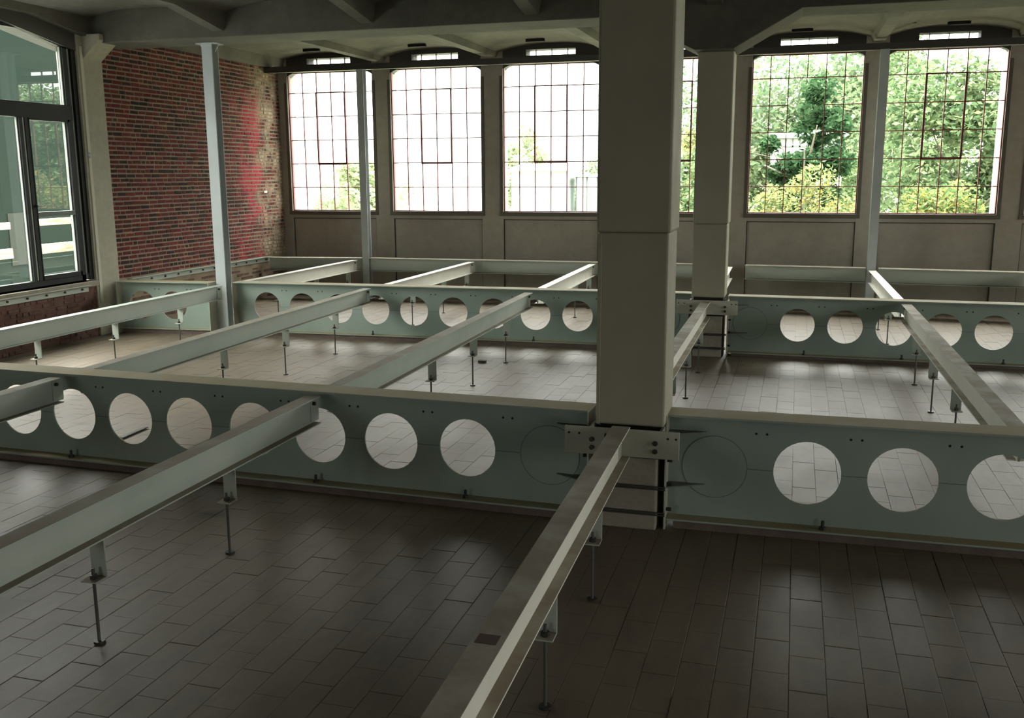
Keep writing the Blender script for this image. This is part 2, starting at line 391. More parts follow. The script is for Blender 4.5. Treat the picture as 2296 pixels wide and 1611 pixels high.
# bricks
bl, bh, cz_ = .198, .052, .0705
bl_me = MB().add([(-.014,0,0),(-.014,bl,0),(-.014,bl,bh),(-.014,0,bh),(0,.004,.004),(0,bl-.004,.004),(0,bl-.004,bh-.004),(0,.004,bh-.004)],
    [(4,5,6,7),(0,1,5,4),(1,2,6,5),(2,3,7,6),(3,0,4,7)]).mesh('brick', M['brick'])
hd = .096
hd_me = MB().add([(-.014,0,0),(-.014,hd,0),(-.014,hd,bh),(-.014,0,bh),(0,.004,.004),(0,hd-.004,.004),(0,hd-.004,bh-.004),(0,.004,bh-.004)],
    [(4,5,6,7),(0,1,5,4),(1,2,6,5),(2,3,7,6),(3,0,4,7)]).mesh('brick', M['brick'])
allb = []
rows = int((3.80+.02)/cz_)
for r in range(rows):
    z = .02+r*cz_; y = 12.70-random.random()*.2
    while y < WY-.02:
        hdr = random.random() < (.55 if r % 2 else .12)
        L = hd if hdr else bl*(1 if random.random() < .8 else random.uniform(.6,.95))
        ya, yb = max(y,12.70), min(y+L, WY-.004)
        if yb-ya > .03: allb.append((ya, yb, z, hdr, yb-ya))
        y += L+random.uniform(.012,.018)
allb.sort(key=lambda q: (0 if q[4] > .19 else 1, q[0]+abs(q[2]-1.5)*.25))
singles, restb = allb[:290], allb[290:]
for ya, yb, z, hdr, L in singles:
    o = link('brick', bl_me, wl, (WX+random.uniform(-.004,.004), ya, z+random.uniform(-.002,.002))); o.scale = (1, L/bl, random.uniform(.93,1.04)); o.rotation_euler = (random.uniform(-.02,.02),0,0)
def brickquad(mb, ya, yb, z, h, x):
    e = .004; t = random.uniform(-.003,.003)
    mb.add([(x-.014,ya,z),(x-.014,yb,z+t),(x-.014,yb,z+h+t),(x-.014,ya,z+h),(x,ya+e,z+e),(x,yb-e,z+e+t),(x,yb-e,z+h-e+t),(x,ya+e,z+h-e)],
        [(4,5,6,7),(0,1,5,4),(1,2,6,5),(2,3,7,6),(3,0,4,7)])
mb = MB()
for ya, yb, z, hdr, L in restb: brickquad(mb, ya, yb, z+random.uniform(-.002,.002), bh*random.uniform(.92,1.04), WX+random.uniform(-.005,.004))
tag(mb.build('distant_bricks', M['brick'], wl), kind='stuff')
mb = MB()
for y0, y1 in ((12.70,WY-.02),(LW0-.1,12.24)):
    for r in range(9 if y0 > 12 else 10):
        z = FZ+.01+r*cz_; y = y0-random.random()*.15
        while y < y1:
            L = random.choice((bl,bl,hd)); ya, yb = max(y,y0), min(y+L,y1)
            if yb-ya > .03 and random.random() < .93: brickquad(mb, ya, yb, z, bh*random.uniform(.85,1.05), WX+random.uniform(-.012,.004))
            y += L+.014
tag(mb.build('base_bricks', M['rubble'], wl), kind='stuff')
MB().box(WX-.35, WX-.012, BY-.3, 12.62, FZ, LZ0-.02).build('base_wall', M['rubble'], wl)
MB().box(WX-.35, WX, BY-.3, LW0, LZ0-.03, 4.2).build('plain_wall', M['pier'], wl)
# head over the big opening with clipped corners
prof = [(LW0,4.2),(LW0,3.40),(LW0+.35,3.42),(LW0+1.5,LZ1),(LW1-1.4,LZ1),(LW1-.25,3.42),(LW1,3.38),(LW1,4.2)]
m = MB(); k = len(prof)
m.add([(WX-.35,y,z) for y, z in prof]+[(WX,y,z) for y, z in prof], [tuple(range(k)), tuple(range(2*k-1,k-1,-1))]+[(i,(i+1)%k,(i+1)%k+k,i+k) for i in range(k)])
m.build('window_head', M['lintel'], wl)
MB().box(WX-.35, WX+.02, LW1, 12.72, FZ, 4.2).build('pier', M['pier'], wl, bevel=.008)
MB().box(WX-.10, WX+.035, 12.24, 12.30, FZ+.5, 3.45).build('pier_edge', M['reveal'], wl, bevel=.006)
MB().prism([(WX+.0,3.26),(WX+.05,3.30),(WX+.33,3.53),(WX+.33,3.62),(WX+.0,3.62)], 'y', 12.31, 12.72).build('haunch', M['pier'], wl, bevel=.01)
MB().box(WX+.001, WX+.006, 17.2, 17.31, 1.25, 1.29).build('paper_tag', mat('white_tag', (.75,.72,.66), .7), wl)
MB().box(WX-.35, WX+.05, LW0, LW1+.02, LZ0-.10, LZ0-.02).build('sill', M['stub'], wl, bevel=.006)
# rails on the wall (angle irons with bolts)
for nm, y0, y1, lab, gpn in (('wall_rail', 7.0, 12.02, 'pale steel angle rail bolted to the wall below the large dark-framed window', 1),
                         ('wall_rail', 12.95, 17.25, 'pale steel angle rail bolted along the foot of the red brick wall', 2)):
    R = empty(nm, (WX, y0, -.10), label=lab, cat='rail')
    MB().box(0,.012,0,y1-y0,0,.10).box(0,.07,0,y1-y0,.09,.102).build('angle', M['joist'], R, bevel=.002)
    y = .2
    while y < y1-y0-.1:
        MB().cyl((.012,y,.045),(.03,y,.045),.017,6).build('bolt', M['bolt'], R); y += .36

# ---- big left window
W = empty('window_12', (WX-.09, 0, 0), kind='structure', label='large dark-framed window in the left wall with arched head and casement')
def lw(name, m, *boxes, bevel=.004, label=None):
    mb = MB()
    for b in boxes: mb.box(*b)
    return mb.build(name, m, W, bevel=bevel, label=label)
lw('frame', M['frame'], (-.04,.05,LW0,LW0+.1,LZ0,3.45), (-.04,.05,11.97,12.06,LZ0,3.42), (-.04,.05,LW0,12.06,LZ0,.155))
lw('jamb_strip', M['frame_edge'], (-.02,.03,12.06,12.115,.16,3.40)); lw('outer_frame', M['frame'], (-.05,.07,12.115,12.22,LZ0,3.42))
hp = [(LW0,3.40),(LW0+.3,3.36),(LW0+1.5,3.53),(11.0,3.555),(11.25,3.56),(11.60,3.475),(12.06,3.385),(12.06,3.50),(11.6,3.58),(11.2,3.68),(LW0+1.5,3.68),(LW0,3.5)]
k = len(hp)
MB().add([(-.05,y,z) for y, z in hp]+[(.05,y,z) for y, z in hp], [tuple(range(k)), tuple(range(2*k-1,k-1,-1))]+[(i,(i+1)%k,(i+1)%k+k,i+k) for i in range(k)]).build('frame_head', M['frame'], W)
lw('transom', M['frame'], (-.045,.06,LW0,12.06,2.39,2.60))
lw('mullion', M['frame'], (-.04,.05,11.03,11.09,.15,2.40), (-.045,.055,11.12,11.19,.15,2.40)); lw('mullion_edge', M['frame_edge'], (-.03,.045,11.09,11.12,.16,2.40))
for y in (8.75,): lw('mullion', M['frame'], (-.04,.05,y,y+.12,.15,2.40))
lw('casement_frame', M['frame'], (-.03,.06,11.19,11.21,.15,2.40), (-.03,.06,11.94,11.98,.15,2.40), (-.03,.06,11.19,11.98,.15,.215), (-.03,.06,11.19,11.98,2.36,2.40))
lw('glazing_edge', M['frame_edge'], (-.01,.02,11.925,11.94,.215,2.37),(-.01,.02,11.015,11.03,.16,2.39),(-.01,.02,11.95,11.97,2.6,3.42))
lw('mid_rail', M['weld'], (-.02,.06,11.21,11.94,1.04,1.105))
lw('handle', M['bolt'], (.05,.09,11.17,11.19,1.17,1.21), (.075,.09,11.17,11.33,1.185,1.20))
def pane(y0,y1,z0,z1): MB().box(-.003,.003,y0,y1,z0,z1).build('pane', M['dglass'], W)
pane(11.21,11.94,.215,1.04); pane(11.21,11.94,1.105,2.36); pane(8.87,11.03,.155,2.39); pane(LW0+.1,8.75,.155,2.39)
pp = [(LW0+.1,2.6),(11.97,2.6),(11.97,3.41),(11.6,3.49),(11.25,3.565),(LW0+1.5,3.53),(LW0+.1,3.35)]
k = len(pp)
MB().add([(-.003,y,z) for y, z in pp]+[(.003,y,z) for y, z in pp], [tuple(range(k)), tuple(range(2*k-1,k-1,-1))]+[(i,(i+1)%k,(i+1)%k+k,i+k) for i in range(k)]).build('pane', M['dglass'], W)
RG = empty('wall_ring', (WX+.045,12.24,1.90), label='small round iron ring fixed on the pier edge beside the large window', cat='ring')
MB().ring((0,0,0), .032, .011, 20).build('ring', M['post'], RG); MB().cyl((-.06,0,0),(-.02,0,0),.012,8).build('stem', M['post'], RG)

# ---- right and rear walls (outside the frame, with windows for daylight, the rear ones added to light the steel)
wr = empty('wall_right', (RX,0,FZ), kind='structure', label='right wall with windows'); wk = empty('wall_front', (0,BY,FZ), kind='structure', label='rear wall behind the viewer with windows added for light')
def holes(par, wins, lo, hi, ax):
    ps = [lo]+[v for q in wins for v in q]+[hi]
    for i in range(0,len(ps),2):
        a, b = ps[i], ps[i+1]
        mb = MB().box(RX,RX+.3,a,b,FZ,4.2) if ax == 'y' else MB().box(a,b,BY-.3,BY,FZ,4.2)
        o = mb.build('pier', M['wall'], par); o.location = (-RX,0,-FZ) if ax == 'y' else (0,-BY,-FZ)
    for a, b in wins:
        for z0, z1 in ((FZ,.87),(3.6,4.2)):
            mb = MB().box(RX,RX+.3,a,b,z0,z1) if ax == 'y' else MB().box(a,b,BY-.3,BY,z0,z1)
            o = mb.build('spandrel_panel', M['wall'], par); o.location = (-RX,0,-FZ) if ax == 'y' else (0,-BY,-FZ)
        n = 6; mb = MB()
        for k in range(7):
            q = a+(b-a)*k/6; z = .87+2.73*k/6
            if ax == 'y': mb.box(RX+.05,RX+.08,q-.008,q+.008,.87,3.6).box(RX+.05,RX+.08,a,b,z-.008,z+.008)
            else: mb.box(q-.008,q+.008,BY-.08,BY-.05,.87,3.6).box(a,b,BY-.08,BY-.05,z-.008,z+.008)
        o = mb.build('window_bars', M['bar'], par); o.location = (-RX,0,-FZ) if ax == 'y' else (0,-BY,-FZ)
holes(wr, RWIN, BY-.3, WY+.3, 'y'); holes(wk, BWIN, WX-.3, RX+.3, 'x')

# ============================================================ STEELWORK
def plate_with_holes(L, z0, z1, th, centres, zc, r, n=32):
    """web plate along local x with round holes"""
    m = MB(); cs = sorted(c for c in centres if r+.03 < c < L-r-.03); x = 0.; hw = r+.045
    y0, y1 = -th/2, th/2
    for c in cs:
        a, b = c-hw, c+hw
        if a > x+1e-4: m.box(x, a, y0, y1, z0, z1)
        inner, outer = [], []
        for i in range(n):
            A = 2*PI*(i+.5)/n; ca, sa = math.cos(A), math.sin(A)
            inner.append((c+r*ca, zc+r*sa))
            tx = hw/abs(ca) if abs(ca) > 1e-6 else 1e9
            tz = ((z1-zc) if sa > 0 else (zc-z0))/abs(sa) if abs(sa) > 1e-6 else 1e9
            t = min(tx, tz); outer.append([c+t*ca, zc+t*sa])
        for (px, pz) in ((a,z0),(b,z0),(b,z1),(a,z1)):   # snap nearest to corners
            j = min(range(n), key=lambda i: (outer[i][0]-px)**2+(outer[i][1]-pz)**2); outer[j] = [px,pz]
        vs = [(p[0],y,p[1]) for y in (y0,y1) for p in inner]+[(p[0],y,p[1]) for y in (y0,y1) for p in outer]
        fs = []
        for i in range(n):
            j = (i+1) % n
            fs += [(i, j, 2*n+j, 2*n+i), (n+i, 3*n+i, 3*n+j, n+j), (i, n+i, n+j, j)]
        m.add(vs, fs); x = b
    m.box(x, L, y0, y1, z0, z1)
    return m
def cellular(name, p0, p1, label, holes_x, rings_x=(), depth=.745, end0=True, end1=True, anchors=(), far_detail=False, gus=None, pads=True, group=None):
    p0, p1 = Vector((*p0,0)), Vector((*p1,0)); d = p1-p0; L = d.length
    G = empty(name, p0, math.atan2(d.y,d.x), label, 'beam', group)
    hx = [(x-p0.x)/math.cos(math.atan2(d.y,d.x)) for x in holes_x]; rx = [(x-p0.x) for x in rings_x]
    plate_with_holes(L, -depth+.012, -.012, .012, hx, -.372, .217).build('web', M['girder'], G)
    MB().box(0,L,-.12,.12,-.014,0).build('top_flange', M['girder'], G, bevel=.003)
    MB().box(0,L,-.12,.12,-depth,-depth+.014).build('bottom_flange', M['girder'], G, bevel=.003)
    for x in rx:
        MB().cyl((x,-.010,-.372),(x,.010,-.372),.2165,40).build('infill_disc', M['girder'], G)
        MB().ring((x,-.009,-.372), .217, .0022).build('weld_ring', M['weld'], G)
    allc = sorted(hx+rx); mb = MB(); mh = MB()
    for a, b in zip(allc[:-1], allc[1:]):
        if b-a < .75: mb.box(a+.222,b-.222,-.0085,.0085,-.374,-.370)
        c = (a+b)/2
        for q in (-.035,.035): mh.cyl((c+q,-.0068,-.122),(c+q,-.0062,-.122),.009,8)
    if mb.v: mb.build('weld_seam', M['weld'], G)
    if mh.v: tag(mh.build('bolt_holes', M['dark'], G), kind='stuff')
    if end0: MB().box(-.012,0,-.15,.15,FZ+.0,-.0).build('end_plate', M['plate'], G, bevel=.002)
    if end1: MB().box(L,L+.012,-.15,.15,FZ+.0,-.0).build('end_plate', M['plate'], G, bevel=.002)
    if gus:
        for (e, s) in gus:    # small tapered gusset plates between end plate and web
            x0 = 0 if e == 0 else L
            for z in (-.135,-.505):
                MB().prism([(x0,-.006),(x0+s*.25,-.006),(x0+s*.25,-.014),(x0,-.145)], 'z', z, z+.008).build('gusset', M['weld'], G)  # darker grey than the beam, puts the gussets' shade into their colour
    if gus:
        for (e, sg) in gus:
            x0 = 0 if e == 0 else L
            for z in (-.32,-.485,-.667): MB().cyl((x0+sg*.001,-.105,z),(x0+sg*.035,-.105,z),.014,6).build('bolt', M['bolt'], G)
    for x in anchors:
        x = x-p0.x
        A = MB().cyl((x,-.075,-depth-.055),(x,-.075,-depth+.075),.011,8).build('anchor_bolt', M['bolt'], G)
        MB().cyl((x,-.075,-depth+.014),(x,-.075,-depth+.034),.022,6).build('nut', M['bolt'], A)
    if pads: MB().box(.05,L-.05,-.105,.105,FZ,-depth-.001).build('grout_bed', M['grout'], G)
    return G
H1 = [-9.3,-8.7,-8.1,-7.5,-6.92,-6.33,-5.765,-5.20,-4.629,-4.03,-3.44,-2.843,-2.231]
cellular('cellular_beam', (-9.9,6.68), (-1.30,6.425), 'near green-grey steel beam with round holes, running left from the large column', H1, [-1.60],
         anchors=(-5.77,-3.45,-2.22), gus=[(1,-1)])
cellular('cellular_beam', (-.765,6.455), (8.2,6.60), 'near green-grey steel beam with round holes, running right from the large column', [.15,.745,1.345,1.945,2.545,3.145,3.745,4.345], [-.455],
         anchors=(.263,2.6), gus=[(0,1)])
cellular('cellular_beam', (-10.02,12.66), (-8.50,12.80), 'short holed steel beam between the left pier and the thin white post', [-9.69,-9.16,-8.62], depth=.735)
cellular('cellular_beam', (-8.17,12.96), (-1.31,13.20), 'far holed steel beam between the thin post and the far box column', [-7.676,-7.09,-6.50,-5.914,-5.312,-4.71,-4.10,-3.488,-2.883,-2.28], [-1.68],
         anchors=(-5.938,-3.499), depth=.75)
cellular('cellular_beam', (-.80,13.05), (8.2,12.93), 'far holed steel beam running right from the far box column', [.081,.671,1.26,1.84,2.418,3.0,3.6], [-.524],
         anchors=(.18,1.372,2.544), depth=.765, gus=[(0,1)])

def ibeam(name, p0, p1, label, w=.12, z0=-.24, z1=-.03, mt='joist', cleats=(1,1), anch=(), group=None, cat='beam', tf=.009):
    p0, p1 = Vector((*p0,0)), Vector((*p1,0)); d = p1-p0; L = d.length; A = math.atan2(d.y,d.x)
    G = empty(name, p0, A, label, cat, group)
    MB().box(0,L,-w/2,w/2,z1-tf,z1).build('top_flange', M[mt], G, bevel=.002)
    MB().box(0,L,-w/2,w/2,z0,z0+tf).build('bottom_flange', M[mt], G, bevel=.002)
    MB().box(0,L,-.0035,.0035,z0+tf,z1-tf).build('web', M[mt], G)
    for e, x in ((0,0),(1,L)):
        if cleats[e]:
            s = 1 if e == 0 else -1
            MB().box(min(x,x-s*.06),max(x,x-s*.06),-.006,.006,z0+.01,z1-.02).box(min(x-s*.06,x+s*.06),max(x-s*.06,x+s*.06),-.011,.011,z0+.02,z1-.02).build('end_cleat', M[mt], G)
            MB().cyl((x+s*.025,-.03,z1-.055),(x+s*.025,.03,z1-.055),.016,6).build('bolt', M['bolt'], G)
    return G, p0, A, L
leg_me = None
def supports(G, L, dists, zf=-.445, zb=-.24, flip=1):
    """welded bracket leg with foot plate, nut and threaded rod down to the floor; G local x = along the joist (away from viewer)"""
    global leg_me
    for s in dists:
        Bk = MB().box(0,.008,-.045,.045,zf,zb).box(-.085,.008,-.045,.045,zf-.008,zf).build('support_bracket', M['joist'], G, bevel=.002, loc=(s,0,0))
        MB().cyl((-.042,0,zf),(-.042,0,zf+.022),.020,6).build('nut', M['bolt'], Bk)
        rd = MB().cyl((-.042,0,FZ+.006),(-.042,0,zf+.055),.0085,8).build('threaded_rod', M['rod'], G, loc=(s,0,0))
        MB().cyl((-.042,0,FZ+.001),(-.042,0,FZ+.012),.030,10).build('foot', M['bolt'], rd)
# joists: (near, mid, far) bays
JL = {
 ('mid',0): ((-8.22,6.80),(-8.30,12.66)), ('mid',1): ((-5.80,6.76),(-5.955,12.86)), ('mid',2): ((-3.42,6.69),(-3.53,12.90)),
 ('mid',3): ((-1.05,6.66),(-1.065,12.50)), ('mid',4): ((1.44,6.66),(1.375,12.90)),
 ('near',1): ((-5.66,1.2),(-5.80,6.42)), ('near',2): ((-3.37,1.2),(-3.42,6.36)), ('near',3): ((-.945,1.2),(-1.035,6.075)),
 ('far',0): ((-8.25,13.25),(-8.19,17.16)), ('far',1): ((-5.885,13.22),(-5.84,17.27)), ('far',2): ((-3.49,13.30),(-3.53,17.34)),
 ('far',3): ((-1.05,13.35),(-1.09,17.36)), ('far',4): ((1.335,13.15),(1.265,17.22)), ('far',5): ((3.75,13.1),(3.62,17.05)),
}
JLAB = {
 ('mid',0): 'pale steel joist from the thin post to the left frame edge, nearest the dark-framed window',
 ('mid',1): 'pale joist in the middle bay, second from the dark-framed window',
 ('mid',2): 'wide-looking pale joist in the middle bay, first one left of the large column',
 ('mid',3): 'joist between the two box columns, partly hidden by the large one',
 ('mid',4): 'bright pale joist in the middle bay at the right, beyond the right near beam',
 ('near',1): 'short dark joist end at the left edge meeting the near holed beam',
 ('near',2): 'thick foreground joist crossing the lower left of the picture',
 ('near',3): 'foreground joist running from the large column plate to the bottom edge',
 ('far',0): 'bright joist by the window wall, ending at the middle thin post',
 ('far',1): 'bright joist by the window wall, under the second window from the brick wall',
 ('far',2): 'bright joist by the window wall whose end disappears behind the large column',
 ('far',3): 'far joist hidden behind the far box column, only a bright end showing',
 ('far',4): 'bright joist by the window wall ending at the right thin post',
 ('far',5): 'bright joist end at the right edge on the edge beam',
}
RODS = {('mid',0):(8.9,10.25,11.65),('mid',1):(8.95,10.34,11.75),('mid',2):(8.95,10.34,11.75),('mid',3):(8.95,10.34,11.75),('mid',4):(8.95,10.34,11.68),
        ('near',2):(2.6,3.93,5.18),('near',3):(2.75,3.95,5.12),('far',0):(14.3,15.6,16.85),('far',1):(14.4,15.8,17.0),('far',2):(14.4,15.85,17.0),('far',4):(14.42,15.73),('far',5):(14.4,15.8)}
for k, (a, b) in JL.items():
    near_end = 0 if (k[0] == 'near') else 1
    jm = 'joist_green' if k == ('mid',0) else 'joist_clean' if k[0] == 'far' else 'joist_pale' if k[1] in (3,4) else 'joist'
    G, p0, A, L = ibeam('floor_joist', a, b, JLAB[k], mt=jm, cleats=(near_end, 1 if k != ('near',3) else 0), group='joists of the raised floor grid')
    if k == ('near',3): MB().box(1.80,1.87,-.035,.045,-.0302,-.0292).build('rust_patch', mat('brown_rust', (.07,.035,.02), .9), G, label='small brown rust patch on top of the flange'); MB().box(L-.13,L+.0,-.006,.075,-.235,-.05).build('end_cleat', M['plate'], G, bevel=.002); MB().cyl((L-.05,.02,-.085),(L-.05,.10,-.085),.016,6).build('bolt', M['bolt'], G)
    supports(G, L, [(y-a[1])/math.sin(A) for y in RODS.get(k, ())], zf=-.445)

# edge beam along the window wall
for a, b, lab in (((-9.98,17.06),(-8.10,17.33),'edge beam section by the brick wall corner, left of the middle thin post'),
                  ((-7.95,17.35),(-1.32,17.50),'long edge beam section between the middle thin post and the far box column'),
                  ((-.82,17.49),(1.17,17.37),'edge beam section between the far box column and the right thin post'),
                  ((1.37,17.35),(3.66,17.18),'edge beam section right of the right thin post'),
                  ((3.78,17.17),(8.2,17.15),'edge beam section cut off by the right picture edge')):
    ibeam('edge_beam', a, b, lab, w=.22, z0=-.25, z1=0, mt='girder' if False else 'joist', cleats=(0,0), group='edge beam along the window wall', tf=.012)
hb = empty('head_beam', (WX+.02, 17.46, 3.55), label='dark beam along the top of the window wall, carried by the thin posts', cat='beam')
MB().box(0, RX-WX-.04, -.06, .06, 0, .012).box(0, RX-WX-.04, -.06, .06, .095, .107).box(0, RX-WX-.04, -.055, .05, .012, .095).build('beam_body', M['lintel'], hb)

# ---- thin H posts
def hpost(x, y, z1, lab, w=.165, cap=True, mt='post'):
    P = empty('steel_post', (x,y,FZ), label=lab, cat='post', group='thin steel posts')
    h = z1-FZ
    MB().box(-w/2,w/2,-w/2,-w/2+.012,0,h).build('front_flange', M[mt], P, bevel=.002)
    MB().box(-w/2,w/2,w/2-.012,w/2,0,h).build('rear_flange', M[mt], P, bevel=.002)
    MB().box(-.004,.004,-w/2+.012,w/2-.012,0,h).build('web', M[mt], P)
    MB().box(-w*.75,w*.75,-w*.75,w*.75,0,.015).build('base_plate', M[mt], P)
    if cap:
        MB().box(-w*.95,w*.95,-w*.7,w*.7,h-.014,h+.004).build('cap_plate', M[mt], P, bevel=.002)
        for s in (-1,1):
            MB().prism([(s*w/2,h-.014),(s*w*.92,h-.014),(s*w/2,h-.12)], 'y', -.006, .006).build('cap_gusset', M[mt], P)
    return P
hpost(-8.375, 12.93, 3.492, 'thin pale steel post in front of the brick wall', .17)
hpost(-8.02, 17.36, 3.545, 'thin steel post standing before the leftmost tall window', .14, cap=False)
hpost(1.255, 17.36, 3.545, 'thin steel post between the two rightmost tall windows', .14, cap=False)
# stiffeners beside first post
# ---- box columns
def column(x0, x1, y0, y1, ztop, zb, zs, lab, plate, pz, stub):
    P = empty('box_column', ((x0+x1)/2,(y0+y1)/2,FZ), label=lab, cat='column', group='large box columns')
    cx, cy = (x0+x1)/2, (y0+y1)/2; q = lambda mb, n, m, b=0: setattr(mb.build(n, m, P, bevel=b), 'location', (-cx,-cy,-FZ))
    q(MB().box(x0-.012,x1+.012,y0-.012,y1+.012,zs,ztop), 'upper_shaft', M['column'], .018)
    q(MB().box(x0,x1,y0,y1,zb,zs), 'lower_shaft', M['column'], .014)
    q(MB().box(x0-.003,x0+.022,y0-.003,y0+.03,zb,zs-.01), 'corner_strip', M['column'], .003)
    q(MB().box(x0+.02,x1-.02,y0+.04,y1-.04,zb-.06,zb), 'joint_gap', M['dark'])
    sx0, sx1, sy0 = stub
    for xa, xb in ((x0-.05,sx0),(sx1,x1-.008)): q(MB().box(xa,xb,sy0+.10,y1-.05,FZ,zb-.05), 'light_leak_fill', M['dark'])  # added dark fill: stops a light leak and stands in for the gap's shade
    q(MB().box(sx0,sx1,sy0,y1-.03,FZ,zb-.03), 'concrete_stub', M['stub'], .012)
    for z in (-.485,-.667):
        for dz in (0,.016): q(MB().cyl((sx0-.06,sy0-.012,z-dz),(sx1+.06,sy0-.012,z-dz),.006,8), 'tie_rod', M['bolt'])
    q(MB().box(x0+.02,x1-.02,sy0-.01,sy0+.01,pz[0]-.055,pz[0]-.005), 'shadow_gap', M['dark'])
    px0, px1, py = plate
    q(MB().box(px0,px1,py-.014,py,pz[0],pz[1]), 'front_plate', M['plate'], .003)
    for bx in (px0+.185, px1-.155):
        for bz in (.105,.05): q(MB().cyl((bx,py-.03,pz[0]+bz),(bx,py-.013,pz[0]+bz),.017,6), 'bolt', M['bolt'])
    for bx in (px0+.03,px0+.10,px1-.075,px1-.022): q(MB().cyl((bx,py-.0155,pz[0]+.14),(bx,py-.0135,pz[0]+.14),.008,8), 'bolt_hole', M['dark'])
    for bx in (px0+.16,px1-.13): q(MB().box(bx-.008,bx+.008,py,y0+.12,pz[0]-.0,pz[1]-.02), 'plate_arm', M['plate'])
    return P
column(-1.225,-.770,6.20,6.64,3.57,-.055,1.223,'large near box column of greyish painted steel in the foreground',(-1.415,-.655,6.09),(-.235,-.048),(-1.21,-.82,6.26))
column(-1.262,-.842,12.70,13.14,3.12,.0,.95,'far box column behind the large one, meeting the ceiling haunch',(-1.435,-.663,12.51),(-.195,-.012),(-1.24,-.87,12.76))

# small loose things on the floor
st = empty('steel_strip', (-5.93,7.30,FZ+.008), label='dark steel strip lying on the floor, seen through a hole of the near beam', cat='strip')
MB().add([(0,0,0),(.04,-.02,0),(.02,.38,0),(-.02,.38,0),(0,0,.008),(.04,-.02,.008),(.02,.38,.008),(-.02,.38,.008)],[(0,3,2,1),(4,5,6,7),(0,1,5,4),(1,2,6,5),(2,3,7,6),(3,0,4,7)]).build('strip', M['bolt'], st)
tag(MB().box(-3.86,-3.76,11.62,11.68,FZ+.003,FZ+.028).build('wood_offcut', mat('dark_wood', (.04,.03,.022), .8), bevel=.003), 'small dark block lying on the floor of the middle bay', 'block')

# ============================================================ OUTSIDE
gm = concrete('outside_ground', (.25,.28,.16), (.42,.42,.30), .2, .95, .3)
gr = MB().box(-70,70,WY+.6,140,-3.05,-3.0).build('outside_ground', gm); tag(gr, 'pale grassy ground outside beyond the tall windows', kind='structure')
def leaf_mat(name, cols, tr=.35):
    m = bpy.data.materials.new(name); m.use_nodes = True; t = m.node_tree; n = t.nodes; n.clear()
    o = n.new('ShaderNodeOutputMaterial'); d = n.new('ShaderNodeBsdfDiffuse'); tl_ = n.new('ShaderNodeBsdfTranslucent'); mx = n.new('ShaderNodeMixShader')
    g = n.new('ShaderNodeNewGeometry'); r = n.new('ShaderNodeValToRGB'); e = r.color_ramp.elements
    while len(e) < len(cols): e.new(.5)
    for i, c in enumerate(cols): e[i].position = i/(len(cols)-1); e[i].color = (*c,1)
    t.links.new(g.outputs['Random Per Island'], r.inputs[0]); t.links.new(r.outputs[0], d.inputs[0]); t.links.new(r.outputs[0], tl_.inputs[0])
    mx.inputs[0].default_value = tr; t.links.new(d.outputs[0], mx.inputs[1]); t.links.new(tl_.outputs[0], mx.inputs[2]); t.links.new(mx.outputs[0], o.inputs[0]); return m
LG = leaf_mat('green_leaves', [(.04,.07,.035),(.075,.12,.055),(.13,.18,.085),(.22,.26,.14)])
LD = leaf_mat('dark_ivy_leaves', [(.014,.034,.016),(.028,.062,.027),(.055,.10,.045)])
LY = leaf_mat('yellow_leaves', [(.07,.11,.05),(.13,.16,.07),(.20,.20,.085),(.31,.25,.08)])
LB = leaf_mat('mixed_leaves', [(.05,.10,.04),(.10,.15,.06),(.17,.19,.07),(.28,.23,.06)])
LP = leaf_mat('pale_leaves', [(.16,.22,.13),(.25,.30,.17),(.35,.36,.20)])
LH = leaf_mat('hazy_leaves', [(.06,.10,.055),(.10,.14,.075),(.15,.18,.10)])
bark = mat('bark', (.12,.10,.08), .9)
def tree(x, y, h, r, zc, leafm, lab, nl=6000, name='tree', lsz=.16, group=None, sq=1.0, trunk=True, base=-3.0):
    rd = random.Random(int(x*100+y*7)); T = empty(name, (x,y,base), label=lab, cat='tree' if name == 'tree' else 'bush', group=group)
    if trunk:
        m = MB(); m.cyl((0,0,0),(.1,0,zc-base),.26*r/3,8,.12*r/3)
        for i in range(12):
            A = rd.uniform(0,2*PI); z = (zc-base)*rd.uniform(.35,.95); q = r*rd.uniform(.5,.95)
            m.cyl((.05,0,z),(q*math.cos(A),q*math.sin(A),z+rd.uniform(.2,.9)*h*.4),.05,5,.015)
        m.build('trunk', bark, T)
    # clumps
    cl = []
    for i in range(int(26*sq)+8):
        while True:
            p = Vector((rd.uniform(-1,1),rd.uniform(-1,1),rd.uniform(-1,1)))
            if p.length < 1: break
        cl.append((Vector((p.x*r*.85,p.y*r*.6,(zc-base)+p.z*h*.5)), r*rd.uniform(.20,.38)))
    vs, fs = [], []
    for i in range(nl):
        c, cr_ = rd.choice(cl); d = Vector((rd.gauss(0,1),rd.gauss(0,1),rd.gauss(0,1))).normalized()*cr_*rd.uniform(.55,1.05)
        p = c+Vector((d.x,d.y,d.z*.8))
        if p.z < .05: p.z = .05+rd.random()*.2
        a = Vector((rd.gauss(0,1),rd.gauss(0,1),rd.gauss(0,.6))).normalized(); b = a.orthogonal().normalized(); b = Matrix.Rotation(rd.uniform(0,6.28),3,a) @ b
        s = lsz*rd.uniform(.6,1.3); k = len(vs)
        vs += [p-a*s, p+b*s*.45, p+a*s, p-b*s*.45]; fs.append((k,k+1,k+2,k+3))
    me = bpy.data.meshes.new('foliage'); me.from_pydata([tuple(v) for v in vs],[],fs); me.materials.append(leafm)
    o = link('foliage', me, T); tag(o, kind='stuff'); return T
tree(.1, 27, 5.8, 1.25, 1.7, LD, 'dark ivy-covered tree seen in the centre of the window right of the far column', 12000, lsz=.09, sq=1.3)
